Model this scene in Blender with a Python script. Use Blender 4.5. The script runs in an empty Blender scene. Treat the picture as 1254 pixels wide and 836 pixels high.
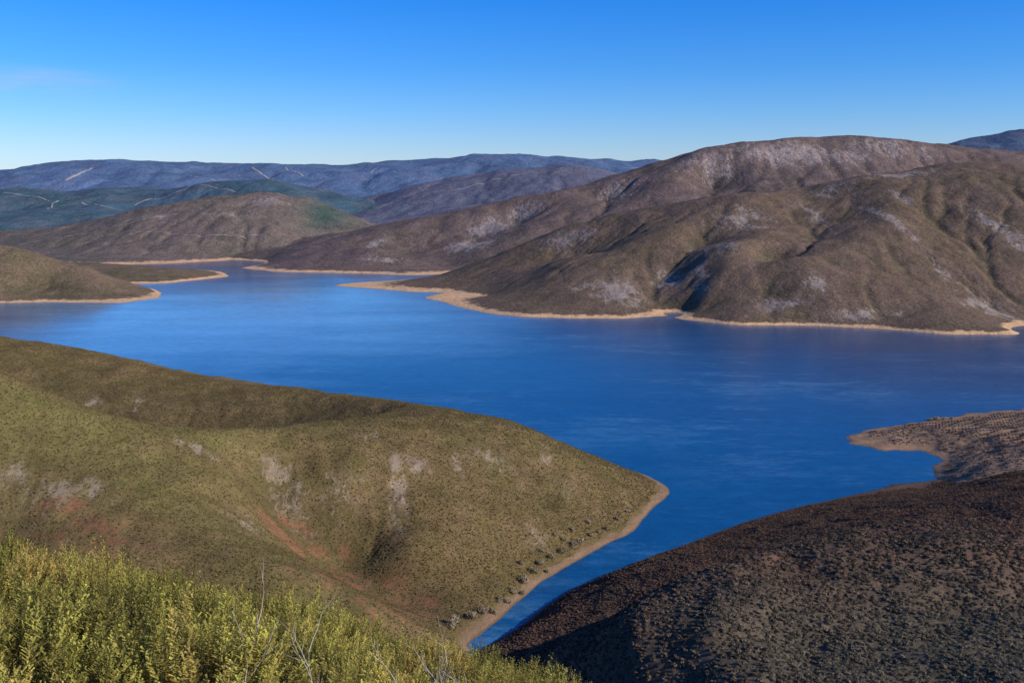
import bpy, math, numpy as np, random
from mathutils import Vector
random.seed(5); rng=np.random.default_rng(11)
scene=bpy.context.scene
coll=scene.collection
CAMZ=200.0; PITCH=math.radians(9.0); F=1254*35/36
cp,sp=math.cos(PITCH),math.sin(PITCH)
# ---- survey helpers: bearings taken from the viewpoint turned into world metres
def ray(u,v):
    a=(u-627)/F; b=(418-v)/F
    return np.array([a,cp+b*sp,-sp+b*cp])
def P(u,v,y):
    d=ray(u,v); t=y/d[1]; return (d[0]*t,y,CAMZ+d[2]*t)
def Z(u,v,z):
    d=ray(u,v); t=(z-CAMZ)/d[2]; return (d[0]*t,d[1]*t,z)
def S(u,v): return Z(u,v,0.0)
def dens(pts,n=2):
    out=[]
    for a,b in zip(pts[:-1],pts[1:]):
        for k in range(n): out.append(tuple(np.array(a)*(1-k/n)+np.array(b)*k/n))
    out.append(pts[-1]); return out
# ---- noise
def _h(ix,iy,s):
    n=(ix.astype(np.int64)*374761393+iy.astype(np.int64)*668265263+s*1442695041)&0xffffffff
    n=((n^(n>>13))*1274126177)&0xffffffff
    n=(n^(n>>16))&0xffffffff
    return n/4294967295.0*2*math.pi
def perlin(x,y,s=0):
    ix=np.floor(x);iy=np.floor(y);fx=x-ix;fy=y-iy
    def g(dx,dy):
        a=_h(ix+dx,iy+dy,s); return np.cos(a)*(fx-dx)+np.sin(a)*(fy-dy)
    ux=fx*fx*fx*(fx*(fx*6-15)+10);uy=fy*fy*fy*(fy*(fy*6-15)+10)
    return ((g(0,0)*(1-ux)+g(1,0)*ux)*(1-uy)+(g(0,1)*(1-ux)+g(1,1)*ux)*uy)*1.5
def fbm(x,y,L,o=4,s=0):
    r=0;a=1;n=0
    for i in range(o):
        r=r+a*perlin(x/L,y/L,s+i*17);n+=a;a*=.5;L*=.48
    return r/n
def ridged(x,y,L,o=4,s=0):
    r=0;a=1;n=0
    for i in range(o):
        r=r+a*(1-2*np.abs(perlin(x/L,y/L,s+i*13)));n+=a;a*=.5;L*=.48
    return r/n
def rbf(ctrl,X,Y,c):
    C=np.array(ctrl,float);n=len(C)
    K=np.sqrt((C[:,None,0]-C[None,:,0])**2+(C[:,None,1]-C[None,:,1])**2+c*c)
    A=np.zeros((n+1,n+1));A[:n,:n]=K-np.eye(n)*0.02*c;A[:n,n]=1;A[n,:n]=1
    b=np.zeros(n+1);b[:n]=C[:,2]
    w=np.linalg.lstsq(A,b,rcond=None)[0]
    x=X.ravel();y=Y.ravel();out=np.empty_like(x)
    for i in range(0,len(x),20000):
        k=np.sqrt((x[i:i+20000,None]-C[None,:,0])**2+(y[i:i+20000,None]-C[None,:,1])**2+c*c)
        out[i:i+20000]=k@w[:n]+w[n]
    return out.reshape(X.shape)
def boxblur(H,r,times=2):
    for _ in range(times):
        for ax in (0,1):
            pad=[(0,0),(0,0)];pad[ax]=(r+1,r)
            c=np.cumsum(np.pad(H,pad,mode='edge'),axis=ax)
            n=H.shape[ax]
            H=(np.take(c,range(2*r+1,2*r+1+n),axis=ax)-np.take(c,range(0,n),axis=ax))/(2*r+1)
    return H
def erode(H,dx,iters=10,K=.25,base=0.0,seed=1,rough=.6,big=0):
    """stream-power water erosion: cuts branching gullies down the slopes"""
    hh,ww=H.shape
    yy,xx=np.meshgrid(np.arange(hh),np.arange(ww),indexing='ij')
    H=H+fbm(xx*dx,yy*dx,dx*14,4,seed)*dx*rough+fbm(xx*dx,yy*dx,dx*45,3,seed+9)*big
    idx=(yy*ww+xx)
    for it in range(iters):
        best=np.zeros_like(H);rec=idx.copy();dd=np.full_like(H,dx)
        for dy in (-1,0,1):
            for dx_ in (-1,0,1):
                if dy==0 and dx_==0:continue
                ds=dx*math.hypot(dy,dx_)
                a=slice(max(0,-dy),hh-max(0,dy));b=slice(max(0,-dx_),ww-max(0,dx_))
                a2=slice(max(0,dy),hh-max(0,-dy));b2=slice(max(0,dx_),ww-max(0,-dx_))
                s=(H[a,b]-H[a2,b2])/ds
                m=s>best[a,b]
                best[a,b]=np.where(m,s,best[a,b]);rec[a,b]=np.where(m,idx[a2,b2],rec[a,b]);dd[a,b]=np.where(m,ds,dd[a,b])
        flat=H.ravel();r=rec.ravel().tolist();land=(flat>base)
        order=np.argsort(flat);order=order[land[order]].tolist()
        A=[1.0]*flat.size
        for i in reversed(order):
            j=r[i]
            if j!=i:A[j]+=A[i]
        fac=(K*np.maximum(np.sqrt(np.array(A))-2.0,0)/ (dd.ravel()/dx)).tolist()
        h=flat.tolist()
        for i in order:
            j=r[i]
            if j!=i:
                f=fac[i];hj=h[j]
                if h[i]>hj:h[i]=(h[i]+f*hj)/(1+f)
        H=np.array(h).reshape(hh,ww)
        H=H*.7+boxblur(H,1,1)*.3
    return H
def gullies(H,dx,R,gain=1.0,iters=9,K=.06,seed=1,clip=60,base=0.0,big=0,rough=1.0):
    E=erode(H,dx,iters,K,base,seed,big=big,rough=rough)
    D=E-boxblur(E,max(2,int(R/dx)),2)-(H-boxblur(H,max(2,int(R/dx)),2))
    D=clipsoft(D,clip)
    return H+D*gain*sstep(H,base+1,base+R*.25)
def clipsoft(D,c):
    return np.where(D<0,-c*np.tanh(-D/c),c*.4*np.tanh(D/(c*.4)))
def sstep(x,a,b):
    t=np.clip((x-a)/(b-a),0,1);return t*t*(3-2*t)
def meta(o,label,cat,kind=None,group=None):
    o["label"]=label;o["category"]=cat
    if kind:o["kind"]=kind
    if group:o["group"]=group
def add(name,me,mat=None):
    o=bpy.data.objects.new(name,me);coll.objects.link(o)
    if mat:me.materials.append(mat)
    return o
ATT=('scar','red','green','hollow','dark')
class Patch:
    def __init__(s,name,x0,x1,y0,y1,step,ctrl,c,nf,floor=-4,gul=None):
        s.name=name;s.x0,s.y0,s.step,s.floor=x0,y0,step,floor
        xs=np.arange(x0,x1+step,step);ys=np.arange(y0,y1+step,step)
        s.X,s.Y=np.meshgrid(xs,ys)
        h=rbf(ctrl,s.X,s.Y,c) if ctrl is not None else 0
        if gul:h=gullies(h,step,**gul)
        s.H=nf(s.X,s.Y,h); s.att={}
    def smp(s,G,x,y):
        x=np.asarray(x,float);y=np.asarray(y,float)
        i=np.clip((x-s.x0)/s.step,0,s.X.shape[1]-1.001);j=np.clip((y-s.y0)/s.step,0,s.X.shape[0]-1.001)
        a=i.astype(int);b=j.astype(int);fx=i-a;fy=j-b
        return (G[b,a]*(1-fx)+G[b,a+1]*fx)*(1-fy)+(G[b+1,a]*(1-fx)+G[b+1,a+1]*fx)*fy
    def at(s,x,y): return s.smp(s.H,x,y)
    def hit(s,u,v):
        d=ray(u,v);y0=max(s.y0,5);y=np.linspace(y0,s.Y.max(),4000);t=y/d[1]
        x=d[0]*t;z=CAMZ+d[2]*t;h=s.at(x,y);k=np.argmax(h>=z)
        return x[k],y[k],h[k]
    def blob(s,att,u,v,rx,ry,ang=0,amp=1,br=.0):
        x,y,z=s.hit(u,v)
        g=s.att.setdefault(att,np.zeros_like(s.X))
        ca,sa=math.cos(math.radians(ang)),math.sin(math.radians(ang))
        dx=s.X-x;dy=s.Y-y;a=(dx*ca+dy*sa)/rx;b=(-dx*sa+dy*ca)/ry
        q=amp*np.exp(-(a*a+b*b))
        if br: q=q*np.clip(1-br+br*1.8*ridged(dx*ca+dy*sa,(-dx*sa+dy*ca)*.5,rx*.7,3,int(u)),0,1.1)
        np.maximum(g,q,out=g)
    def build(s,mat,label,cat):
        h,w=s.X.shape
        co=np.stack([s.X.ravel(),s.Y.ravel(),s.H.ravel()],1)
        j,i=np.meshgrid(np.arange(h-1),np.arange(w-1),indexing='ij')
        a=(j*w+i).ravel()
        f=np.stack([a,a+1,a+w+1,a+w],1)
        mz=co[f,2].max(1);f=f[mz>s.floor]
        used=np.unique(f);mp=np.full(len(co),-1);mp[used]=np.arange(len(used))
        co=co[used];f=mp[f]
        me=bpy.data.meshes.new(s.name)
        me.vertices.add(len(co));me.vertices.foreach_set('co',co.ravel())
        me.loops.add(len(f)*4);me.loops.foreach_set('vertex_index',f.ravel().astype(np.int32))
        me.polygons.add(len(f));me.polygons.foreach_set('loop_start',np.arange(0,len(f)*4,4,dtype=np.int32))
        me.update(calc_edges=True)
        me.polygons.foreach_set('use_smooth',np.ones(len(f),bool))
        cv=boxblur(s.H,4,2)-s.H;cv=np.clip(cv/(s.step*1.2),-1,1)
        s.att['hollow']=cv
        for k in ATT:
            at=me.attributes.new(k,'FLOAT','POINT')
            g=s.att.get(k,np.zeros_like(s.X)).ravel()[used]
            at.data.foreach_set('value',g.astype(np.float32))
        o=add(s.name,me,mat);meta(o,label,cat,'structure');return o
# ---- materials
def newmat(name):
    m=bpy.data.materials.new(name);m.use_nodes=True;nt=m.node_tree
    return m,nt,nt.nodes['Principled BSDF']
class NB:
    def __init__(s,nt):s.nt=nt;s.pos=nt.nodes.new('ShaderNodeNewGeometry').outputs['Position']
    def n(s,t,**k):
        x=s.nt.nodes.new(t)
        for a,b in k.items():setattr(x,a,b)
        return x
    def link(s,a,b):s.nt.links.new(a,b)
    def noise(s,L,detail=4,rough=.6,stretch=None,off=0,rot=0):
        m=s.n('ShaderNodeMapping');s.link(s.pos,m.inputs['Vector'])
        sc=stretch or (1,1,1);m.inputs['Scale'].default_value=[c/L for c in sc]
        m.inputs['Location'].default_value=(off,off*1.7,0);m.inputs['Rotation'].default_value=(0,0,rot)
        t=s.n('ShaderNodeTexNoise');t.inputs['Scale'].default_value=1;t.inputs['Detail'].default_value=detail;t.inputs['Roughness'].default_value=rough
        s.link(m.outputs[0],t.inputs['Vector']);return t.outputs['Fac']
    def ramp(s,v,a,b,lo=0,hi=1):
        r=s.n('ShaderNodeMapRange',clamp=True);s.link(v,r.inputs[0])
        for i,x in enumerate((a,b,lo,hi)):r.inputs[i+1].default_value=x
        return r.outputs[0]
    def math(s,op,a,b=0):
        m=s.n('ShaderNodeMath',operation=op)
        for i,x in enumerate((a,b)):
            if hasattr(x,'links'):s.link(x,m.inputs[i])
            else:m.inputs[i].default_value=x
        return m.outputs[0]
    def mix(s,f,a,b,mode='MIX'):
        m=s.n('ShaderNodeMix',data_type='RGBA',blend_type=mode)
        for i,x in ((0,f),(6,a),(7,b)):
            if hasattr(x,'links'):s.link(x,m.inputs[i])
            elif i==0:m.inputs[0].default_value=x
            else:m.inputs[i].default_value=(*x,1)
        return m.outputs[2]
    def attr(s,n,inst=False):
        a=s.n('ShaderNodeAttribute',attribute_name=n)
        if inst:a.attribute_type='INSTANCER'
        return a.outputs['Fac']
    def grey(s,v):
        cmb=s.n('ShaderNodeCombineColor')
        for i in range(3):s.link(v,cmb.inputs[i])
        return cmb.outputs[0]
def terrain_mat(name,ca,cb,cc,rock,L=60,fine=2.0,band=None,shore=(.42,.29,.18),bump=1.0,bumpL=3,red=(.24,.11,.06),rockthr=.62,green=(.12,.115,.04),hol=None,sp=(.6,1.4),shorevar=30,mul=1.0,dark=(.085,.065,.034),sedge=.6):
    m,nt,bs=newmat(name);b=NB(nt)
    q=lambda c:tuple(x*mul for x in c)
    c=b.mix(b.ramp(b.noise(L,5,.6),.38,.62),q(ca),q(cb))
    c=b.mix(b.ramp(b.noise(L*.3,5,.65,off=7),.45,.7),c,q(cc))
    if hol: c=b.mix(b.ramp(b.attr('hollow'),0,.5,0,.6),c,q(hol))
    c=b.mix(b.attr('green'),c,q(green))
    c=b.mix(b.attr('dark'),c,dark)  # painted shade of the fold, laid over the ground colour
    sc=b.attr('scar')
    st=b.noise(fine*5,8,.88,off=3,stretch=(1.8,.6,1.2))
    s1=b.ramp(b.math('ADD',st,b.math('MULTIPLY',sc,.21)),rockthr+.02,rockthr+.13,0,.8)
    c=b.mix(s1,c,rock)
    r1=b.ramp(b.math('ADD',b.noise(fine*4,8,.9,off=13),b.math('MULTIPLY',b.attr('red'),.24)),.61,.77,0,.8)
    c=b.mix(r1,c,red)
    f=b.ramp(b.noise(fine,3,.7,off=21),.3,.7,*sp)
    f2=b.ramp(b.noise(fine*7,4,.6,off=31),.3,.7,.8,1.2)
    c=b.mix(1.0,c,b.grey(b.math('MULTIPLY',f,f2)),'MULTIPLY')
    if band:
        sep=b.n('ShaderNodeSeparateXYZ');b.link(b.pos,sep.inputs[0])
        zz=b.math('ADD',sep.outputs[2],b.ramp(b.noise(shorevar,7,.8,off=5),.3,.7,-band*sedge,band*sedge))
        k=b.ramp(zz,band*.8,band*1.1,1,0)
        sh=b.mix(b.ramp(b.noise(8,5,.7,stretch=(.6,.6,8)),.35,.65),shore,tuple(x*.7 for x in shore))
        sh=b.mix(b.ramp(sep.outputs[2],.05,.5,1,0),sh,tuple(x*.5 for x in shore))
        c=b.mix(k,c,sh)
    b.link(c,bs.inputs['Base Color']);bs.inputs['Roughness'].default_value=.95
    bs.inputs['Specular IOR Level'].default_value=.1
    bp=b.n('ShaderNodeBump');bp.inputs['Strength'].default_value=bump;bp.inputs['Distance'].default_value=bumpL
    b.link(b.noise(bumpL*2.5,6,.7,off=41),bp.inputs['Height']);b.link(bp.outputs[0],bs.inputs['Normal'])
    return m
def foliage_mat(name,base,tip,dry,L=25,var=.5,trans=.0,green=(.11,.11,.038),dr=(.35,.95),shade_col=(.10,.076,.038)):
    m,nt,bs=newmat(name);b=NB(nt)
    oi=b.n('ShaderNodeObjectInfo').outputs['Random']
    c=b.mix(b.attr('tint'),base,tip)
    k=b.math('ADD',b.ramp(b.noise(L,4,.6),.35,.65,0,.6),b.math('MULTIPLY',oi,.4))
    c=b.mix(b.ramp(k,*dr),c,dry)
    c=b.mix(b.attr('green',True),c,green)
    c=b.mix(b.math('MULTIPLY',b.attr('dark',True),.9),c,shade_col)  # same painted shade carried onto the scrub
    v=b.ramp(b.math('FRACT',b.math('MULTIPLY',oi,7.13)),0,1,1-var,1+var)
    c=b.mix(1.0,c,b.grey(v),'MULTIPLY')
    b.link(c,bs.inputs['Base Color']);bs.inputs['Roughness'].default_value=.8;bs.inputs['Specular IOR Level'].default_value=.15
    if trans:
        tr=b.n('ShaderNodeBsdfTranslucent');b.link(c,tr.inputs[0])
        mx=b.n('ShaderNodeMixShader');mx.inputs[0].default_value=trans
        b.link(bs.outputs[0],mx.inputs[1]);b.link(tr.outputs[0],mx.inputs[2])
        b.link(mx.outputs[0],nt.nodes['Material Output'].inputs[0])
    return m

# ================= near hillside under the viewpoint
def near_nf(X,Y,h):
    z=198-.45*Y-.24*X
    e=np.maximum(Y-21,0);z=z-np.where(e<12,.02*e*e,.02*144+.48*(e-12))
    r=np.maximum(X+1.0,0);z=z-np.where(r<8,.042*r*r,.042*64+.6*(r-8))
    l=np.maximum(-X-30,0);z=z-.24*l*.6
    return np.maximum(z+fbm(X,Y,9,4,3)*.6,-6)
near=Patch('hillside',-260,120,-60,330,1.0,None,0,near_nf)
# ================= headland
hc=[]
hc+=dens([P(0,412,760),P(100,430,765),P(200,455,760),P(300,472,748),P(380,482,730),P(430,487,716),P(480,492,692),P(530,499,655),P(600,511,630),P(650,528,632),P(700,550,636),P(750,573,636),P(790,591,633)])
crest=[P(-60,448,470),P(0,464,472),P(60,487,474),P(120,509,480),P(180,522,492),P(260,527,514),P(330,525,544),P(400,518,578),P(480,508,612)]
hc+=dens(crest)
hc+=[(x,y+18,z-6) for x,y,z in crest[:-2]]+[(x,y+42,z-18) for x,y,z in crest[:-3]]
hc+=dens([(-400,575,62),(-330,585,46),(-275,598,31),(-225,618,22),(-165,640,26),(-110,660,40)])
hc+=dens([(-320,690,56),(-230,700,44),(-160,700,39)])
hc+=dens([P(150,560,455),P(250,640,424),P(350,700,386),P(450,745,382),P(520,775,396)])
hc+=dens([P(330,612,500),P(380,655,488),P(430,692,478),P(500,740,446)])
hc+=[P(280,580,482),P(560,600,531),P(650,600,564),P(480,600,520),P(420,572,520),P(0,490,462),P(60,600,422),P(0,560,436),P(100,690,380),P(0,650,400),P(90,560,448),P(500,670,478)]
hs=[S(820,602),S(797,625),S(775,650),S(740,668),S(700,690),S(660,715),S(625,745),S(590,775),S(572,788)]
hc+=dens(hs)
hc+=[(60,705,0),(0,755,0),(-100,850,0),(-250,940,0),(-450,990,0),(180,620,-22),(150,550,-22),(70,470,-22),(20,410,-18),(0,880,-20),(-100,960,-20),(150,700,-20),
 (-30,375,6),(-100,340,22),(-200,330,42),(-350,350,85),(-520,450,125),(-520,720,110),(-520,600,105)]
def head_nf(X,Y,h):
    k=sstep(h,1,25)
    return h+k*(ridged(X,Y,85,3,8)*1.8-.8)+fbm(X,Y,26,5,2)*1.7*(.5+k)
head=Patch('headland_hill',-520,190,330,960,2.0,hc,8,head_nf,gul=dict(R=40,gain=.4,iters=6,K=.05,seed=4,clip=7,big=3))
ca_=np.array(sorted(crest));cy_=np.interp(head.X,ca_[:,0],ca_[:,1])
fold_shade=sstep(head.Y-cy_,6,34)*sstep(-head.X,75,150)*(1-.85*sstep(head.Y,660,740))
head.att['dark']=np.clip(fold_shade*(.55+.4*fbm(head.X,head.Y,60,3,5)),0,.7)  # shade in the fold behind the crest, painted as a darker colour
head.att['green']=np.clip(.5*np.exp(-((head.Y-cy_+14)/26)**2)*sstep(-head.X,70,150)*(.8+.5*fbm(head.X,head.Y,50,3,15)),0,.7)  # greener heath on the front crest, its sunlit lightness painted in
# ================= dark slope on the near shore
kc=dens([P(600,792,405),P(640,770,420),P(700,735,440),P(760,704,460),P(820,683,480),P(900,662,505),P(960,637,540),P(1040,616,575),P(1100,606,600),P(1150,600,620)])
kc+=[P(900,836,194),P(1100,836,192),P(1254,836,188),P(1254,760,222),P(1254,700,262),P(1100,780,214),P(1100,740,240),P(900,790,220),P(760,836,222),P(920,740,302),P(820,775,296),P(1050,700,310),P(1254,640,340),P(1100,640,440),P(690,815,300),P(1254,580,600),P(960,680,420),P(860,720,372)]
kc+=[Z(600,775,-8),Z(700,712,-10),Z(820,655,-12),Z(960,610,-12),Z(1050,592,-12),Z(1130,585,-8),Z(560,800,-6),(250,680,-6),(330,700,-2),(150,0,112),(60,60,120),(250,150,100),(170,180,99),(350,300,90),(400,450,76),(420,620,30),(-20,300,4),(-40,380,-4),(0,220,45),(20,120,95),(400,0,110)]
def dark_nf(X,Y,h):
    k=sstep(h,2,18)
    al=.79*X+.62*Y;no=-.62*X+.79*Y+fbm(X,Y,70,4,31)*16
    nd=178-.36*(al-220)
    m=lambda s:.9+.4*perlin(al/110,no/80,s)
    w=-13*m(1)*(np.tanh((no-nd)/13)+.45)-4.5*m(2)*np.tanh((no-nd-70)/9)-3.5*m(3)*np.tanh((no-nd-110)/8)
    w=w+np.clip((no-nd)*.20,-6,18)
    w=w-(1-sstep(al,250,340))*10*np.tanh((no-250)/16)
    w=w*(1-sstep(no,nd+112,nd+170))*sstep(no,nd-70,nd-18)
    return h+k*w+fbm(X,Y,18,5,9)*2.0*(.2+k)
dark=Patch('shaded_hillside',-50,420,60,720,2.0,kc,12,dark_nf)
# ================= low spit
tc=dens([S(1035,535),S(1060,527),S(1130,515),S(1180,507),S(1254,500),S(1400,488)])
tc+=dens([S(1035,535),S(1042,543),S(1080,551),S(1130,553),S(1151,562),S(1143,575),S(1150,592)])
tc+=[Z(1130,531,5),Z(1200,530,9),Z(1254,540,13),Z(1200,565,10),Z(1254,517,8),Z(1400,550,25),Z(1180,585,8),Z(1254,580,16),Z(1130,495,-8),Z(1000,538,-10),Z(1085,580,-8),Z(1254,480,-10),Z(1120,600,-6)]
spit=Patch('low_headland',230,640,590,980,2.0,tc,8,lambda X,Y,h:h+fbm(X,Y,22,5,4)*3.4*(.4+.6*sstep(h,.5,6)))
# ================= far-shore mountains
fc=dens([P(1400,193,2150),P(1254,199,2100),P(1180,199,2100),P(1120,209,2080),P(1050,219,2050),P(1000,240,2020),P(900,240,2000),P(850,249,2020),P(800,259,2050),P(750,264,2080),P(700,277,2100),P(620,308,2070),P(560,335,2010)])
fc+=dens([S(410,350),S(450,353),S(500,357),S(540,358),S(520,364),S(548,372),S(570,378),S(600,384),S(640,388),S(700,390),S(760,390),S(800,388),S(832,383),S(834,391),S(900,398),S(1000,399),S(1080,403),S(1150,409),S(1238,410),S(1244,400),S(1300,396),S(1450,392)],2)
fc+=[S(450,345),S(520,340),S(560,334),P(700,325,1900)]
# spurs
fc+=dens([P(820,283,1862),P(740,322,1745),P(660,366,1620)])
fc+=dens([P(940,285,1762),P(895,325,1612),P(855,372,1545)])
fc+=dens([P(1100,250,1855),P(1075,292,1700)])
fc+=dens([P(1225,240,1855),P(1195,300,1710),P(1190,335,1605)])
# hollows between the spurs
fc+=[P(760,292,1955),P(690,318,1858),P(600,360,1780),P(860,300,1826),P(815,343,1682),P(780,368,1586),P(1010,272,1876),P(995,292,1780),P(1150,270,1816),P(1140,308,1672),P(935,322,1676)]
fc+=dens([P(965,318,1615),P(1000,311,1645),P(1050,330,1570),P(1100,350,1510),P(1170,378,1430)])
fc+=[P(1100,318,1640),P(1180,352,1560),P(1230,382,1480),P(930,362,1520),P(1020,360,1480),P(1100,380,1430)]
fc+=[Z(600,400,-14),Z(700,408,-14),Z(800,405,-14),Z(900,412,-14),Z(1000,415,-14),Z(1120,422,-14),Z(1240,425,-14),Z(500,370,-10),Z(420,362,-8),Z(385,348,-8),Z(1350,415,-14)]
fc+=[(-100,2500,20),(300,2550,80),(700,2500,130),(1200,2600,150)]
def mt(amp,L,seed,lo=3,hi=50,f=2):
    def nf(X,Y,h):
        k=sstep(h,lo,hi)
        wx=X+fbm(X,Y,L*1.2,2,seed+50)*L*.3
        return h+k*((ridged(wx,Y*.6,L,5,seed)-.35)*amp)+fbm(X,Y,L*.2,5,seed+3)*f*(.25+k)
    return nf
front=Patch('mountain',-420,1500,1250,2600,5.0,fc,26,mt(5,240,21,f=2.4),gul=dict(R=70,gain=.55,iters=9,K=.05,seed=7,clip=10,big=8,rough=1.8))
bc=dens([P(305,327,2550),P(370,305,2600),P(440,290,2650),P(540,266,2800),P(640,250,2820),P(740,225,2900),P(800,210,2900),P(850,194,2900),P(900,183,2920),P(960,177,2950),P(1010,173,3000),P(1060,169,3000),P(1100,172,3000),P(1150,181,3000),P(1200,183,3050),P(1260,186,3100),P(1400,190,3100)])
bc+=dens([S(296,328),S(340,333),S(400,334),S(450,335),S(500,337),S(560,336)])
bc+=dens([P(740,228,2880),P(680,262,2680),P(620,292,2540),P(545,325,2380)])
bc+=dens([P(850,198,2880),P(800,240,2720),P(750,268,2600)])
bc+=dens([P(1000,178,2970),P(950,212,2800),P(900,245,2650)])
bc+=[P(460,305,2420),P(560,292,2640),P(500,312,2520),P(630,272,2760),P(740,245,2820),P(870,225,2830),P(1060,200,2860),P(1150,215,2850),(300,2300,40),(700,2350,90),(1200,2400,120),(-900,2900,20),(-500,3300,20),(0,3500,40),(700,3700,150),(1500,3700,150),Z(330,345,-12),Z(450,345,-12),Z(270,325,-10),(1900,2900,200)]
back=Patch('mountain',-900,1900,2100,3700,8.0,bc,26,mt(7,300,33,f=3.2),gul=dict(R=120,gain=.7,iters=9,K=.05,seed=17,clip=17,big=14,rough=1.6))
# ================= far-left shores
lc=dens([S(193,365),S(150,371),S(60,370),S(0,371),S(-200,373)])+dens([P(-200,288,1900),P(0,301,1850),P(45,311,1850),P(90,328,1830),P(130,350,1790),P(155,359,1770)])
lc+=[Z(100,387,-10),Z(235,370,-8),Z(0,390,-10),Z(215,360,-7),Z(205,354,-8),(-690,1950,-8),(-800,2010,-6),(-1000,2080,-4),(-1300,2100,10),P(60,352,1770)]
left1=Patch('peninsula_hill',-1500,-450,1600,2150,5.0,lc,6,mt(4,160,41,f=2),gul=dict(R=70,gain=.7,iters=7,K=.05,seed=27,clip=12,big=5))
lc2=dens([S(277,339),S(240,343),S(200,347),S(140,348),S(60,348),S(-60,348)])+dens([Z(272,336.5,2),P(230,331,2180),P(180,327,2200),P(120,322,2250),P(60,320,2250),P(-100,310,2250)])
lc2+=[Z(300,338,-6),Z(240,350,-9),Z(150,355,-10),Z(60,355,-10),(-560,2380,-8),(-800,2440,-8),(-1100,2450,-8),(-680,2400,-8)]
left2=Patch('peninsula_hill',-1500,-400,1950,2500,5.0,lc2,8,mt(4,120,44,f=2),gul=dict(R=60,gain=.6,iters=6,K=.05,seed=28,clip=8))
pc=dens([S(100,325),S(150,324),S(200,323),S(260,320),S(310,316)])+dens([P(-150,320,2900),P(0,300,3000),P(60,286,3000),P(130,268,3050),P(200,252,3100),P(260,242,3150),P(330,237,3200),P(380,244,3250),P(430,265,3350),P(480,285,3400)])
pc+=[P(250,292,2800),P(330,282,2850),P(400,298,2900),P(100,300,2800),(-1400,3900,30),(-800,4000,30),(-200,4000,30),Z(200,332,-12),Z(340,326,-8),Z(100,332,-10),(-1900,2900,20)]
left3=Patch('mountain',-2200,0,2400,4000,8.0,pc,20,mt(7,240,51,f=3),gul=dict(R=120,gain=.7,iters=8,K=.05,seed=37,clip=18,big=12,rough=1.6))
# ================= distant ranges
g1=dens([P(380,275,4500),P(440,250,4800),P(500,231,5000),P(560,218,5000),P(620,209,5000),P(690,204,5000),P(740,210,5000),P(790,222,5000),P(860,240,5000),P(1100,250,5000)])+[(-1200,3900,20),(-400,3900,40),(600,4000,60),(1800,4000,80),(-400,6000,120),(1000,6000,120),(-1500,5000,20)]
rg1=Patch('distant_range',-1600,2200,3900,6100,16.0,g1,60,mt(20,480,61,-50,60,5),-50,gul=dict(R=360,gain=.7,iters=8,K=.06,seed=47,clip=60,base=-40,big=45,rough=1.2))
g2=dens([P(-150,212,7200),P(0,209,7200),P(60,202,7200),P(130,197,7200),P(190,201,7200),P(260,209,7200),P(330,202,7200),P(400,208,7200),P(450,204,7400),P(520,198,7500),P(600,191,7600),P(700,193,7600),P(760,198,7600),P(820,201,7600),P(1000,205,7600),P(1300,200,7600)])
g2+=[(-5000,5600,80),(-3000,5600,90),(-1500,5700,90),(0,6000,100),(2500,6200,120),(5000,6200,120),(-4000,9500,200),(0,9500,200),(4000,9500,200)]
rg2=Patch('distant_range',-6500,5500,5500,9500,28.0,g2,80,mt(32,800,71,-50,60,6),-50,gul=dict(R=600,gain=.75,iters=8,K=.06,seed=57,clip=90,base=-40,big=70,rough=1.2))
g3=dens([P(-200,232,4800),P(0,236,4700),P(90,240,4700),P(180,236,4800),P(260,226,4900),P(320,224,4900),P(350,233,4600),P(400,255,4400),P(440,274,4300)])+dens([P(-100,268,4000),P(0,262,4000),P(70,268,4000),P(150,272,4000),P(230,262,4100)])+[(-1400,4400,70),(-2200,4300,80),(-3000,3700,20),(-1500,3700,20),(-600,4000,10),(-3000,6000,60),(-1500,6000,60),(-500,5600,20)]
rg3=Patch('distant_range',-4200,-200,3700,6000,16.0,g3,50,mt(26,480,81,-50,60,5),-50,gul=dict(R=340,gain=.75,iters=8,K=.06,seed=67,clip=60,base=-40,big=45,rough=1.2))
g4=dens([P(1080,194,5200),P(1140,186,5200),P(1180,178,5200),P(1215,171,5200),P(1254,161,5300),P(1350,150,5300),P(1500,150,5300)])+[(1500,4200,100),(3000,4200,120),(5000,4500,150),(1500,6500,120),(4500,6500,150)]
rg4=Patch('distant_range',1300,5500,4000,6600,20.0,g4,60,mt(24,400,91,-50,60,5),-50)

# ---- bare patches
for u,v,rx,ry,a,s in [(487,600,6,40,8,1.1),(505,568,14,14,0,1),(560,570,4,22,5,1),(335,575,11,9,0,1.1),(75,600,24,14,20,1),(110,495,10,18,0,.9),(170,490,5,18,10,.9),(360,620,12,22,30,.9),(240,548,12,8,0,.9),(20,580,12,12,0,.85),(450,535,8,14,0,.8),(670,560,8,16,0,.9),(420,600,20,20,0,.7),(600,560,20,20,0,.7),(655,655,8,16,10,.8),(300,640,12,18,20,.7),(700,600,12,20,0,.6)]:
    head.blob('scar',u,v,rx,ry,a,s,.5)
rr_=random.Random(3)
for i in range(48):
    t=rr_.random();u=330+t*190+rr_.gauss(0,16);v=652+t*108+rr_.gauss(0,15)
    head.blob('red',u,v,rr_.uniform(5,13),rr_.uniform(3,8),rr_.uniform(-60,10),rr_.uniform(.7,1.3),.6)
for i in range(22):
    head.blob('red',110+rr_.gauss(0,45),652+rr_.gauss(0,18),rr_.uniform(5,12),rr_.uniform(3,7),0,rr_.uniform(.7,1.2),.6)
for u,v,rx,ry,a,s in [(230,620,16,60,60,.45),(330,690,14,50,60,.3),(200,440,120,20,0,.3),(150,560,60,20,0,.4)]:
    head.blob('green',u,v,rx,ry,a,s)
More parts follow.
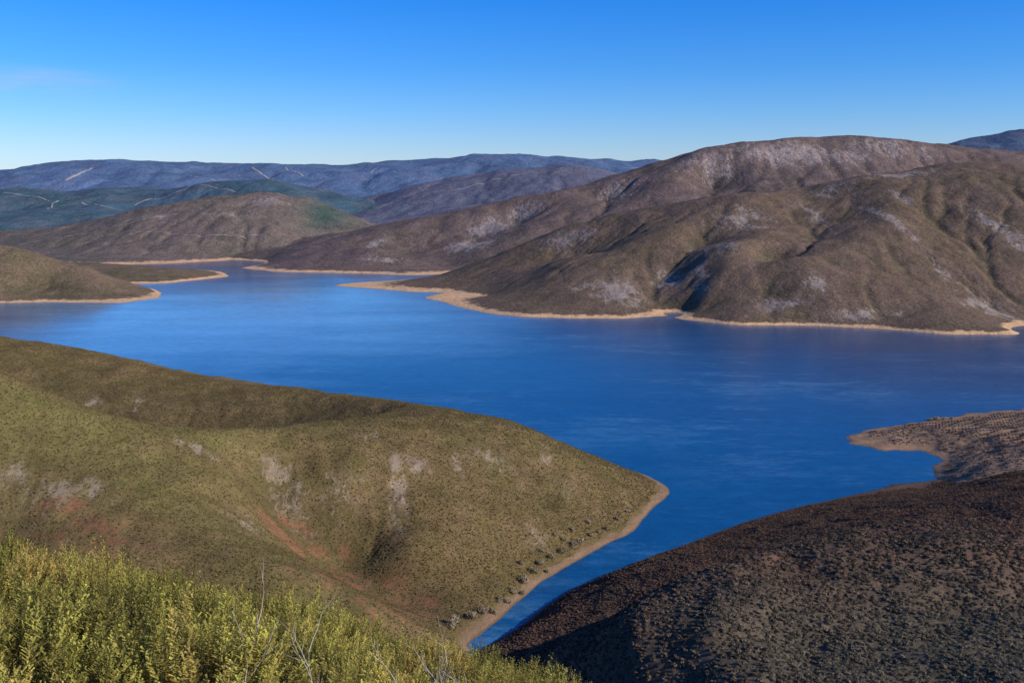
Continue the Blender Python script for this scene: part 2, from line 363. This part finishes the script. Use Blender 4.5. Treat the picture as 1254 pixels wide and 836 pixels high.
for u,v,rx,ry,a,s in [(1000,810,45,40,0,.85),(1200,800,55,50,0,.9),(850,830,30,30,0,.6),(1150,745,40,30,0,.5)]:
    dark.blob('green',u,v,rx,ry,a,s)
for u,v,rx,ry,a,s in [(1085,265,12,110,8,1.3),(1100,240,10,60,8,1.1),(910,270,50,80,0,1.05),(760,358,40,70,0,1.25),(820,345,30,50,0,1.15),(880,300,30,70,20,1),(1100,215,80,50,0,.9),(950,375,40,30,0,1),(1220,280,14,110,10,1.1),(1210,378,40,60,0,1.1),(1060,385,70,20,0,1),(700,290,60,60,0,.95),(1240,290,24,70,0,.9),(1000,345,24,50,0,.9),(740,350,60,30,0,.9),(1020,230,60,50,0,.8),(1000,270,16,90,5,.9),(860,340,14,70,-10,.9),(1150,330,14,60,0,.8)]:
    front.blob('scar',u,v,rx,ry,a,s,.6)
for u,v,rx,ry,a,s in [(600,280,70,90,0,1.3),(575,300,70,70,0,1.15),(460,300,26,80,-20,1.2),(470,318,70,30,0,.9),(980,190,250,90,0,.95),(1090,180,150,70,0,.95),(870,200,120,80,0,.85),(640,265,70,70,0,.9),(760,235,80,80,0,.8)]:
    back.blob('scar',u,v,rx,ry,a,s,.5)
for u,v,rx,ry,a,s in [(330,245,80,60,0,.9),(280,262,120,40,0,.8),(200,265,90,30,0,.7)]:
    left3.blob('scar',u,v,rx,ry,a,s,.5)
left3.blob('green',400,262,80,170,0,.95)

m_near=terrain_mat('near_soil',(.06,.05,.025),(.05,.045,.018),(.04,.036,.016),(.2,.16,.12),L=6,fine=.4,bump=.6,bumpL=.4,rockthr=.8)
m_head=terrain_mat('headland_heath',(.205,.148,.062),(.160,.127,.048),(.23,.15,.078),(.32,.25,.185),L=60,fine=1.6,band=1.9,bump=.8,bumpL=1.2,rockthr=.60,shore=(.29,.19,.115),shorevar=12,hol=(.13,.105,.045),mul=.84,sp=(.75,1.25),green=(.19,.18,.055))
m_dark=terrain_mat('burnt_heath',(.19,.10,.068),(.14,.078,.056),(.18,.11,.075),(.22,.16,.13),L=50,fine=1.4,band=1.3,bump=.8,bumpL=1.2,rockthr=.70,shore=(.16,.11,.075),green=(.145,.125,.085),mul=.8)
m_spit=terrain_mat('spit_heath',(.28,.18,.115),(.21,.14,.092),(.32,.215,.14),(.38,.28,.2),L=40,fine=2,band=1.7,bump=.6,bumpL=1.2,rockthr=.66,shore=(.38,.24,.145),shorevar=8,mul=.95,sedge=.8)
m_front=terrain_mat('mountain_heath',(.185,.126,.086),(.155,.114,.070),(.20,.134,.10),(.35,.285,.245),L=170,fine=4.0,band=3.6,bump=1,bumpL=4,rockthr=.58,shore=(.80,.50,.27),hol=(.12,.10,.06),shorevar=22,mul=.88,red=(.19,.115,.08))
m_back=terrain_mat('mountain_heath_purple',(.185,.13,.112),(.145,.112,.088),(.20,.142,.132),(.36,.295,.27),L=200,fine=5,band=3.6,bump=1,bumpL=6,rockthr=.585,shore=(.80,.50,.28),hol=(.12,.095,.078),shorevar=30,mul=.9,red=(.17,.11,.09))
m_left=terrain_mat('peninsula_heath',(.20,.145,.09),(.155,.125,.07),(.22,.15,.1),(.32,.25,.2),L=120,fine=4,band=2.8,bump=1,bumpL=4,rockthr=.62,shore=(.80,.50,.28),hol=(.11,.09,.05),shorevar=22,mul=.88)
m_l3=terrain_mat('hill_heath',(.19,.145,.125),(.15,.13,.10),(.22,.165,.13),(.34,.28,.25),L=200,fine=6,band=4.4,bump=1,bumpL=7,rockthr=.59,shore=(.80,.48,.28),hol=(.12,.105,.085),mul=.92,green=(.06,.10,.085))
m_g1=terrain_mat('range_purple_haze',(.145,.145,.20),(.12,.135,.18),(.165,.15,.19),(.25,.235,.27),L=400,fine=20,bump=1,bumpL=14,rockthr=.64,hol=(.10,.12,.165),sp=(.88,1.12))  # aerial haze is mixed into the base colours of these far ranges
m_g2=terrain_mat('range_blue_haze',(.11,.175,.30),(.095,.165,.265),(.14,.175,.28),(.21,.24,.32),L=600,fine=30,bump=1,bumpL=24,rockthr=.66,hol=(.08,.14,.25),sp=(.88,1.12))
m_g3=terrain_mat('range_forest_haze',(.065,.12,.165),(.058,.115,.135),(.12,.135,.165),(.23,.22,.25),L=350,fine=16,bump=1,bumpL=14,rockthr=.66,hol=(.05,.095,.13),sp=(.88,1.12))
m_g4=terrain_mat('range_slate_haze',(.085,.13,.21),(.075,.12,.18),(.12,.13,.18),(.24,.23,.26),L=350,fine=16,bump=1,bumpL=18,rockthr=.64,hol=(.06,.11,.165),sp=(.85,1.15))

near.build(m_near,'steep heath slope dropping away below the viewpoint','hillside')
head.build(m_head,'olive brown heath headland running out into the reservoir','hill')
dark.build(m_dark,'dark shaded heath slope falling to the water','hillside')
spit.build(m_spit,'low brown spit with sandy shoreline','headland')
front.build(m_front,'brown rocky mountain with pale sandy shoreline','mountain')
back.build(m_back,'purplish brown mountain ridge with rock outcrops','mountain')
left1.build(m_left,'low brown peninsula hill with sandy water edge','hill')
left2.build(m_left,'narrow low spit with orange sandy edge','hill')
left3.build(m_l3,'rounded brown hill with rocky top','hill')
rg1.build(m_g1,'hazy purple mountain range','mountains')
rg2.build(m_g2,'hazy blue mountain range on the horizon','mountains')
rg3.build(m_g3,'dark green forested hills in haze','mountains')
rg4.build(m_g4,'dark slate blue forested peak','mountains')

# ---- firebreak tracks draped on the distant hills
m_trk,nt,bs=newmat('pale_track');b=NB(nt)
b.link(b.mix(b.ramp(b.noise(60,3),.3,.7),(.42,.37,.34),(.25,.24,.25)),bs.inputs['Base Color']);bs.inputs['Roughness'].default_value=1
def track(patch,pix,w,label):
    pts=[np.array(patch.hit(u,v)[:2]) for u,v in pix]
    fine=[]
    for a,c in zip(pts[:-1],pts[1:]):
        n=max(2,int(np.linalg.norm(c-a)/8))
        for k in range(n):fine.append(a+(c-a)*k/n)
    fine.append(pts[-1]);fine=np.array(fine)
    fine[:,0]+=fbm(fine[:,0],fine[:,1],160,2,3)*12
    vs=[];fs=[]
    for i,p in enumerate(fine):
        d=fine[min(i+1,len(fine)-1)]-fine[max(i-1,0)];d=d/(np.linalg.norm(d)+1e-6);n=np.array([-d[1],d[0]])
        for s in (-1,-.5,0,.5,1):
            q=p+n*w*s*.5;vs.append((q[0],q[1],float(patch.at(q[0],q[1]))+1.0))
        if i:
            for k in range(4):
                a=(i-1)*5+k;fs.append((a,a+1,a+6,a+5))
    me=bpy.data.meshes.new('dirt_track');me.from_pydata(vs,[],fs)
    o=add('dirt_track',me,m_trk);meta(o,label,'track','structure')
TL='pale firebreak track cut across distant hills'
track(rg2,[(80,221),(95,214),(112,206)],18,TL)
track(rg2,[(308,205),(320,213),(335,220)],13,TL)
track(rg2,[(350,205),(362,211),(372,216)],10,TL)
track(rg2,[(232,216),(262,221),(285,228)],10,TL)
track(rg2,[(455,212),(458,208),(462,206)],10,TL)
track(rg3,[(165,252),(190,244),(215,236),(235,228)],8,TL)
track(rg3,[(5,236),(35,240),(60,246)],7,TL)
track(rg3,[(58,256),(66,250),(72,246)],7,TL)
track(rg3,[(100,248),(125,252),(150,258)],6,TL)
track(rg3,[(240,226),(260,229),(290,235)],5,TL)
track(rg1,[(480,250),(540,235),(600,222),(660,212),(690,206)],6,TL)
track(left3,[(130,288),(180,284),(250,290),(320,287)],2.4,'narrow dirt track contouring a hill')
track(left3,[(20,300),(80,290),(150,276),(215,262)],2.4,'narrow dirt track contouring a hill')

# ---- water
m_w,nt,bs=newmat('lake_water');b=NB(nt)
def wblob(cx,cy,rx,ry,off=2):
    sep=b.n('ShaderNodeSeparateXYZ');b.link(b.pos,sep.inputs[0])
    ax=b.math('DIVIDE',b.math('SUBTRACT',sep.outputs[0],cx),rx);ay=b.math('DIVIDE',b.math('SUBTRACT',sep.outputs[1],cy),ry)
    r=b.math('SQRT',b.math('ADD',b.math('MULTIPLY',ax,ax),b.math('MULTIPLY',ay,ay)))
    r=b.math('ADD',r,b.ramp(b.noise(260,5,.65,stretch=(.6,1.3,1),off=off),.3,.7,-.35,.35))
    return b.ramp(r,.3,1.2,1,0)
c1=S(310,378);c2=S(1150,440)
calm_sheen=wblob(c1[0],c1[1],400,600)
navy=wblob(c2[0],c2[1],420,330,6)
streak=b.ramp(b.noise(120,10,.9,stretch=(.5,1.3,1),off=14,rot=.5),.49,.62,0,1)
sm=b.ramp(b.noise(300,3,.5,off=33),.40,.58,0,1)
streak=b.math('MULTIPLY',streak,sm)
fine=b.ramp(b.noise(12,6,.8,stretch=(.7,1.1,1),off=3,rot=.3),.35,.68,.8,1.22)
wcol=b.mix(b.ramp(b.noise(260,4,.6,stretch=(.5,1.6,1)),.35,.65),(.003,.062,.175),(.005,.088,.225))
wcol=b.mix(b.math('MULTIPLY',navy,.5),wcol,(.003,.048,.14))
wcol=b.mix(b.math('MULTIPLY',calm_sheen,.9),wcol,(.18,.37,.55))  # pale sky sheen of the calm patch put into the base colour
wcol=b.mix(b.math('MULTIPLY',streak,.75),wcol,(.07,.21,.37))
wcol=b.mix(1.0,wcol,b.grey(fine),'MULTIPLY')
b.link(wcol,bs.inputs['Base Color']);bs.inputs['IOR'].default_value=1.33
b.link(b.ramp(b.noise(220,5,.65,stretch=(.35,1.5,1),off=4),.35,.65,.05,.17),bs.inputs['Roughness'])
bp=b.n('ShaderNodeBump');bp.inputs['Distance'].default_value=.28
b.link(b.math('SUBTRACT',b.ramp(streak,0,1,.5,.85),b.math('MULTIPLY',calm_sheen,.4)),bp.inputs['Strength'])
b.link(b.math('ADD',b.noise(2.2,4,.6,stretch=(1,1.4,1)),b.noise(9,3,.6,off=9)),bp.inputs['Height']);b.link(bp.outputs[0],bs.inputs['Normal'])
me=bpy.data.meshes.new('water');me.from_pydata([(-4500,-600,0),(4500,-600,0),(4500,3600,0),(-4500,3600,0)],[],[(0,1,2,3)])
o=add('water',me,m_w);meta(o,'deep blue rippled reservoir water','water','structure')
m_gr=terrain_mat('outer_ground',(.12,.10,.08),(.1,.09,.07),(.1,.1,.07),(.2,.18,.15),L=800,fine=40)
me=bpy.data.meshes.new('ground');me.from_pydata([(-60000,-60000,-6),(60000,-60000,-6),(60000,60000,-6),(-60000,60000,-6)],[],[(0,1,2,3)])
o=add('ground',me,m_gr);meta(o,'brown heath ground reaching the horizon','ground','structure')

# ================= vegetation meshes
def mesh_from(name,vs,fs,tint,mat):
    me=bpy.data.meshes.new(name);me.from_pydata(vs,[],fs)
    at=me.attributes.new('tint','FLOAT','POINT');at.data.foreach_set('value',np.array(tint,np.float32))
    me.materials.append(mat);return me
def heather_mesh(seed,mat,n=70,leaves=84,ht=1.0,wd=.55):
    r=random.Random(seed);vs=[];fs=[];ti=[]
    for i in range(n):
        a=r.uniform(0,6.283);q=math.sqrt(r.random())
        base=Vector((math.cos(a)*q*wd*.25,math.sin(a)*q*wd*.25,-.1))
        H=ht*(1-.62*q*q)*r.uniform(.58,1.08)
        top=Vector((math.cos(a)*q*wd*1.35+r.uniform(-.12,.12),math.sin(a)*q*wd*1.35+r.uniform(-.12,.12),H))
        mid=(base+top)/2+Vector((math.cos(a)*q*wd*.28+r.uniform(-.04,.04),math.sin(a)*q*wd*.28+r.uniform(-.04,.04),-.05))
        def pt(t):return base*(1-t)**2+mid*2*t*(1-t)+top*t*t
        k0=len(vs)
        for t in (0,.5,1):
            p=pt(t);w=.007*(1-t*.7)
            for j in range(3):
                vs.append(p+Vector((math.cos(j*2.1)*w,math.sin(j*2.1)*w,0)));ti.append(0)
        for s in (0,1):
            for j in range(3):
                x=k0+s*3;fs.append((x+j,x+(j+1)%3,x+3+(j+1)%3,x+3+j))
        pl=r.uniform(.4,.7);sh=r.uniform(.7,1.25);st=r.uniform(.35,1)
        # short side shoots make the sprig bushy
        off=[Vector((0,0,0))]+[Vector((r.uniform(-.06,.06),r.uniform(-.06,.06),r.uniform(-.08,-.02))) for _ in range(2)]
        for l in range(leaves):
            t=1-pl*(l+r.random())/leaves
            o_=off[l%3];p=pt(t)+o_*min(1,t*1.2);ax=(pt(min(1,t+.02))-pt(t-.02)).normalized()
            b2=r.uniform(0,6.283)
            L=(.018+.045*min(1,(1-t)/pl*2.5+.05)*r.uniform(.5,1.2))*sh
            out=Vector((math.cos(b2),math.sin(b2),0));d=(out*.95+ax*.65).normalized()
            sd=d.cross(ax)
            if sd.length<1e-3:sd=Vector((1,0,0))
            sd=sd.normalized()*.007
            k=len(vs);vs+= [p-sd*.7,p+sd*.7,p+d*L+sd,p+d*L*1.1-sd]
            tt=min(1,max(0,(t-.35)*1.7))*st;ti+=[tt*.5,tt*.5,tt,tt];fs.append((k,k+1,k+2,k+3))
    return mesh_from('heather_shrub',vs,fs,ti,mat)
def tuft_mesh(name,seed,mat,n=110,flat=.75,leaf=.16,hollow=.55):
    """uneven shrub crown made of leaf-clump faces, unit radius"""
    r=random.Random(seed);vs=[];fs=[];ti=[]
    lobes=[(Vector((r.uniform(-.5,.5),r.uniform(-.5,.5),r.uniform(.15,.6))),r.uniform(.35,.6)) for _ in range(6)]
    for i in range(n):
        c,R=r.choice(lobes)
        d=Vector((r.gauss(0,1),r.gauss(0,1),r.gauss(.3,1))).normalized()
        p=c+d*R*r.uniform(hollow,1.05);p.z=max(-.05,p.z*flat)
        t1=d.orthogonal().normalized();t1=(t1+Vector((r.uniform(-.6,.6),)*3)).normalized();t2=d.cross(t1).normalized()
        s=leaf*r.uniform(.6,1.4);k=len(vs)
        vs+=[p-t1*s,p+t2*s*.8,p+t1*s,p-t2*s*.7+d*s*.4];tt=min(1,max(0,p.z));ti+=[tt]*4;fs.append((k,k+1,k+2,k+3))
    return mesh_from(name,vs,fs,ti,mat)
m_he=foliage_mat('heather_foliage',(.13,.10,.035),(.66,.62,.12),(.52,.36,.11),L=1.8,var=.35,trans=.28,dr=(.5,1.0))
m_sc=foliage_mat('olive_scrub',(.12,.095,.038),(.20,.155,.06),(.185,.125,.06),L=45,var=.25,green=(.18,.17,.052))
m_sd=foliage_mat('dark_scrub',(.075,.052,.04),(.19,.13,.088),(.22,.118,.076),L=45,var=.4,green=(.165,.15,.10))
m_wi=foliage_mat('willow_twigs',(.20,.17,.11),(.38,.32,.21),(.32,.26,.18),L=20,var=.25)
m_bark,nt,bs=newmat('bleached_wood');b=NB(nt)
b.link(b.mix(b.noise(.05,4),(.5,.45,.38),(.3,.25,.2)),bs.inputs['Base Color']);bs.inputs['Roughness'].default_value=.8

def scatter(name,pts,scl,src,label,extra={}):
    me=bpy.data.meshes.new(name);me.vertices.add(len(pts));me.vertices.foreach_set('co',np.asarray(pts,float).ravel())
    at=me.attributes.new('scl','FLOAT','POINT');at.data.foreach_set('value',np.asarray(scl,np.float32))
    for k,v in extra.items():
        at=me.attributes.new(k,'FLOAT','POINT');at.data.foreach_set('value',np.asarray(v,np.float32))
    o=add(name,me)
    ng=bpy.data.node_groups.new(name,'GeometryNodeTree')
    ng.interface.new_socket('Geometry',in_out='INPUT',socket_type='NodeSocketGeometry')
    ng.interface.new_socket('Geometry',in_out='OUTPUT',socket_type='NodeSocketGeometry')
    N=ng.nodes.new;L=ng.links.new
    gi=N('NodeGroupInput');go=N('NodeGroupOutput');oi=N('GeometryNodeObjectInfo');oi.transform_space='ORIGINAL'
    oi.inputs['Object'].default_value=src;oi.inputs['As Instance'].default_value=True
    ip=N('GeometryNodeInstanceOnPoints');na=N('GeometryNodeInputNamedAttribute');na.data_type='FLOAT';na.inputs['Name'].default_value='scl'
    rv=N('FunctionNodeRandomValue');rv.data_type='FLOAT_VECTOR';rv.inputs[0].default_value=(-.15,-.15,0);rv.inputs[1].default_value=(.15,.15,6.28)
    L(gi.outputs[0],ip.inputs['Points']);L(oi.outputs['Geometry'],ip.inputs['Instance']);L(rv.outputs[0],ip.inputs['Rotation'])
    L([x for x in na.outputs if x.enabled][0],ip.inputs['Scale']);L(ip.outputs[0],go.inputs[0])
    md=o.modifiers.new('scatter','NODES');md.node_group=ng
    meta(o,label,'scrub','stuff');return o

# --- foreground heather
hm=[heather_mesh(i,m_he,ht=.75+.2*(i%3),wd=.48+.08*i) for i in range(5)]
N=1500
px=rng.uniform(-26,9,N*2);py=rng.uniform(3.5,36,N*2)
keep=[];cell={}
for x,y in zip(px,py):
    if x<-.62*y-3 or x>.16*y+3: continue
    ok=True;cx,cy=int(x/.6+100),int(y/.6)
    for i in (-1,0,1):
        for j in (-1,0,1):
            for q in cell.get((cx+i,cy+j),()):
                if (q[0]-x)**2+(q[1]-y)**2<.58**2: ok=False
    if ok: cell.setdefault((cx,cy),[]).append((x,y));keep.append((x,y))
keep=np.array(keep);vis=[]
for x,y in keep:
    z=float(near.at(x,y));d=(y*cp-(z+.5-CAMZ)*sp);yc=((z+.5-CAMZ)*cp+y*sp)/d;u=627+F*x/d;v=418-F*yc
    vis.append(v<832 and 0<u<720)
vis=np.array(vis);dist=np.hypot(keep[:,0],keep[:,1]);order=np.argsort(np.where(vis,dist,1e6))
nind=min(250,int(vis.sum()));first=None
for r_,idx in enumerate(order[:nind]):
    x,y=keep[idx];me=hm[r_%5]
    o=bpy.data.objects.new('heather_shrub',me);coll.objects.link(o)
    s=random.uniform(.6,1.35);o.location=(x,y,float(near.at(x,y)));o.rotation_euler=(random.uniform(-.15,.15),random.uniform(-.15,.15),random.uniform(0,6.28));o.scale=(s,s,s*random.uniform(.7,1.1))
    meta(o,'yellow green heather shrub with upright feathery sprigs','heather shrub',None,'heather shrubs on the near slope')
    if r_<3:
        first=(first or [])+[o]
rest=keep[order[nind:]]
for k in range(3):
    q=rest[k::3]
    scatter('heather_scrub',[(x,y,float(near.at(x,y))) for x,y in q],rng.uniform(.55,1.25,len(q)),first[k],'dense yellow green heather covering the near slope')

# --- dead branches
def branch(x,y,H,lean,seed):
    r=random.Random(seed);cu=bpy.data.curves.new('dead_branch','CURVE');cu.dimensions='3D';cu.bevel_depth=1;cu.bevel_resolution=1
    def limb(p,d,L,rad,dep):
        n=7;pts=[p];q=Vector(p);dd=Vector(d)
        for i in range(n):
            dd=(dd+Vector((r.uniform(-.22,.22),r.uniform(-.22,.22),r.uniform(-.1,.14)))).normalized();q=q+dd*L/n;pts.append(q.copy())
            if dep<2 and i>1 and r.random()<.6:
                limb(q.copy(),(dd+Vector((r.uniform(-.8,.8),r.uniform(-.8,.8),.2))).normalized(),L*.45,rad*.5,dep+1)
        s=cu.splines.new('POLY');s.points.add(len(pts)-1)
        for i,w in enumerate(pts):s.points[i].co=(*w,1);s.points[i].radius=rad*(1-.8*i/n)
    limb(Vector((0,0,0)),Vector((lean,.1,1)).normalized(),H,.013,0)
    t=bpy.data.objects.new('t',cu);coll.objects.link(t);dg=bpy.context.evaluated_depsgraph_get();me=bpy.data.meshes.new_from_object(t.evaluated_get(dg));bpy.data.objects.remove(t)
    me.materials.clear();o=add('dead_branch',me,m_bark);o.location=(x,y,float(near.at(x,y)))
    meta(o,'bleached bare dead branch standing among heather','dead branch',None,'dead branches in the heather')
for i,(x,y,H,l) in enumerate([(-2.75,8.9,1.15,.5),(-1.9,9.1,1.1,.1),(-.95,9.6,1.15,.15),(-.6,10.0,1.1,-.2),(-.1,10.9,1.1,.2),(-1.35,9.2,1.0,.3)]):branch(x,y,H,l,i+3)

# --- scrub on headland and dark slope
def scrub(patch,n,x0,x1,y0,y1,zmin,s0,s1,srcm,name,label,att=('scar','red'),patchy=0,avoid=None):
    x=rng.uniform(x0,x1,n);y=rng.uniform(y0,y1,n);z=patch.at(x,y)
    zj=z+fbm(x,y,12,3,77)*1.5
    ok=(zj>zmin)&(np.abs(x)<.62*y+25)
    m=np.zeros(n)
    for a in att:
        if a in patch.att: m=np.maximum(m,patch.smp(patch.att[a],x,y))
    ok&=rng.random(n)>m*.9
    if patchy: ok&=(fbm(x,y,25,3,19)+rng.uniform(-.3,.3,n))>-patchy
    if avoid is not None: ok&=np.hypot(x-avoid[0],y-avoid[1])>avoid[2]
    x,y,z=x[ok],y[ok],z[ok]
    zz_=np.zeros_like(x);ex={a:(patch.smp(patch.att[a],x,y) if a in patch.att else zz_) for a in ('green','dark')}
    K=len(srcm)
    sc=rng.uniform(s0,s1,len(x))*rng.uniform(.7,1.2,len(x))
    for k in range(K):
        o=bpy.data.objects.new('scrub_bush',srcm[k]);coll.objects.link(o);o.location=(x[k],y[k],z[k]);o.scale=(sc[k],)*3
        meta(o,label.replace('scrub covering','scrub bush growing on'),'bush',None,'bushes on the '+patch.name.replace('_',' '))
        q=slice(K+k,None,K)
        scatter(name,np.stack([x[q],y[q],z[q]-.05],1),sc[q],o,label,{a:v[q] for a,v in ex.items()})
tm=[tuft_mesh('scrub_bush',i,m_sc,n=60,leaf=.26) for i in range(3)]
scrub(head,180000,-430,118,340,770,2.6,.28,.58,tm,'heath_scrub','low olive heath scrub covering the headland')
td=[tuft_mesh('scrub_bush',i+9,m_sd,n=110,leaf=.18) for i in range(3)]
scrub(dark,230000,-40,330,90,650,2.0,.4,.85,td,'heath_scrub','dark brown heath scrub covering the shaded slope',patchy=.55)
ts=[tuft_mesh('scrub_bush',i+29,m_sd,n=60,leaf=.26) for i in range(2)]
c0=np.array(spit.hit(1225,517)[:2])
scrub(spit,9000,260,520,600,900,2.0,.5,1.0,ts,'heath_scrub','brown heath scrub covering the low spit',avoid=(c0[0],c0[1],62))
# planted rows on the spit
src=bpy.data.objects.new('scrub_bush',ts[0]);coll.objects.link(src)
rows=[]
dr=np.array([.93,.36]);pr=np.array([-.36,.93])
for i in range(-10,11):
    for j in range(-20,28):
        q=c0+dr*j*3.4+pr*i*7.0+rng.normal(0,.2,2);z=float(spit.at(q[0],q[1]))
        if z>2.0:rows.append((q[0],q[1],z))
src.location=rows[0];src.scale=(.8,.8,.8);meta(src,'small reddish brown planted bush on the spit','bush',None,'bushes on the low headland')
scatter('planted_rows',rows[1:],rng.uniform(.9,1.2,len(rows)-1),src,'regular planted rows of small bushes on the spit')

# --- willow shrubs on the headland shore
wm=[tuft_mesh('willow_bush',i+50,m_wi,n=420,flat=1.0,leaf=.075,hollow=.3) for i in range(3)]
def willow(patch,u,v,s,label,group):
    x,y,z=patch.hit(u,v)
    o=bpy.data.objects.new('willow_bush',random.choice(wm));coll.objects.link(o);o.location=(x,y,z-.1);o.scale=(s,s,s);o.rotation_euler=(0,0,random.uniform(0,6))
    meta(o,label,'bush',None,group)
for u,v,s in [(552,766,4.8),(578,756,3.8),(590,750,3.4),(602,750,3),(622,738,2.8),(640,712,4),(655,702,3.8),(662,690,3.5),(676,684,3.5),(688,676,3.6),(700,668,3.2),(712,664,3),(640,728,2.6),(664,676,2.6),(725,656,2.8),(745,648,2.6),(700,650,2.6),(680,655,2.6),(720,640,2.4),(755,636,2.4),(770,628,2.4),(640,690,2.6),(610,735,2.6),(630,725,3),(735,652,2.2),(690,662,2.6),(670,700,2.4),(765,618,2)]:
    willow(head,u,v,s,'pale rounded bare willow bush near the shore','bushes along the headland shore')
for u,v,s in [(1138,515,3),(1147,514,3.6),(1156,514,3),(1165,513,2.4),(1230,545,2.5),(1245,528,2.5)]:
    willow(spit,u,v,s,'bare twiggy bush on the low spit','bushes on the spit')

# ================= light, sky, camera
AZ=112;EL=26
w=bpy.data.worlds.new('World');scene.world=w;w.use_nodes=True;nt=w.node_tree
bg=nt.nodes['Background'];sk=nt.nodes.new('ShaderNodeTexSky');sk.sky_type='NISHITA';sk.sun_disc=False
sk.sun_elevation=math.radians(EL);sk.sun_rotation=math.radians(AZ);sk.altitude=900;sk.air_density=1.0;sk.dust_density=.3;sk.ozone_density=3.0
tc_=nt.nodes.new('ShaderNodeTexCoord');sx=nt.nodes.new('ShaderNodeSeparateXYZ');nt.links.new(tc_.outputs['Generated'],sx.inputs[0])
rp=nt.nodes.new('ShaderNodeValToRGB');nt.links.new(sx.outputs[2],rp.inputs[0])
el=rp.color_ramp.elements
stops=[(0.0,(.85,1.0,1.35)),(.03,(.75,.96,1.42)),(.07,(.50,.88,1.46)),(.11,(.30,.80,1.50)),(.17,(.15,.73,1.58)),(.35,(.17,.70,1.55)),(1,(.4,.7,1.3))]
el[0].position=0;el[1].position=1
for p,_ in stops[1:-1]:el.new(p)
for e_,(p,c) in zip(el,stops):e_.position=p;e_.color=(*[x/2 for x in c],1)
mm=nt.nodes.new('ShaderNodeMix');mm.data_type='RGBA';mm.blend_type='MULTIPLY';mm.inputs[0].default_value=1
nt.links.new(sk.outputs[0],mm.inputs[6]);nt.links.new(rp.outputs[0],mm.inputs[7])
# faint wisp of high cloud
mp=nt.nodes.new('ShaderNodeMapping');mp.inputs['Scale'].default_value=(5,5,42);nt.links.new(tc_.outputs['Generated'],mp.inputs[0])
nz=nt.nodes.new('ShaderNodeTexNoise');nz.inputs['Scale'].default_value=1.6;nz.inputs['Detail'].default_value=7;nz.inputs['Roughness'].default_value=.6;nt.links.new(mp.outputs[0],nz.inputs['Vector'])
cd=ray(30,102);cd=cd/np.linalg.norm(cd)
def M(op,a,b_):
    x=nt.nodes.new('ShaderNodeMath');x.operation=op
    for i,q in enumerate((a,b_)):
        if hasattr(q,'links'):nt.links.new(q,x.inputs[i])
        else:x.inputs[i].default_value=q
    return x.outputs[0]
dxn=M('DIVIDE',M('SUBTRACT',sx.outputs[0],float(cd[0])),.09);dzn=M('DIVIDE',M('SUBTRACT',sx.outputs[2],float(cd[2])),.018)
rr=M('SQRT',M('ADD',M('MULTIPLY',dxn,dxn),M('MULTIPLY',dzn,dzn)),0)
ms=M('MAXIMUM',M('SUBTRACT',1.0,rr),0.0)
ms=M('MULTIPLY',ms,M('GREATER_THAN',sx.outputs[1],0.0))
cl=M('MULTIPLY',M('MULTIPLY',ms,M('MAXIMUM',M('SUBTRACT',nz.outputs['Fac'],.38),0.0)),1.8)
mc=nt.nodes.new('ShaderNodeMix');mc.data_type='RGBA';nt.links.new(cl,mc.inputs[0]);nt.links.new(mm.outputs[2],mc.inputs[6]);mc.inputs[7].default_value=(2.6,2.6,3.0,1)
nt.links.new(mc.outputs[2],bg.inputs[0]);bg.inputs[1].default_value=.212
sl=bpy.data.lights.new('sun','SUN');sl.energy=5.0;sl.angle=math.radians(.5);sl.color=(1,.91,.78)
so=bpy.data.objects.new('sun',sl);coll.objects.link(so)
a,e=math.radians(AZ),math.radians(EL)
d=Vector((math.sin(a)*math.cos(e),math.cos(a)*math.cos(e),math.sin(e)))
so.rotation_euler=d.to_track_quat('Z','Y').to_euler();so.location=(50,-50,260)
cam=bpy.data.cameras.new('camera');cam.lens=35;cam.sensor_width=36;cam.clip_start=.1;cam.clip_end=90000
co=bpy.data.objects.new('camera',cam);coll.objects.link(co);co.location=(0,0,CAMZ);co.rotation_euler=(math.radians(90)-PITCH,0,0)
scene.camera=co
scene.view_settings.view_transform='Standard';scene.view_settings.look='None';scene.view_settings.exposure=0
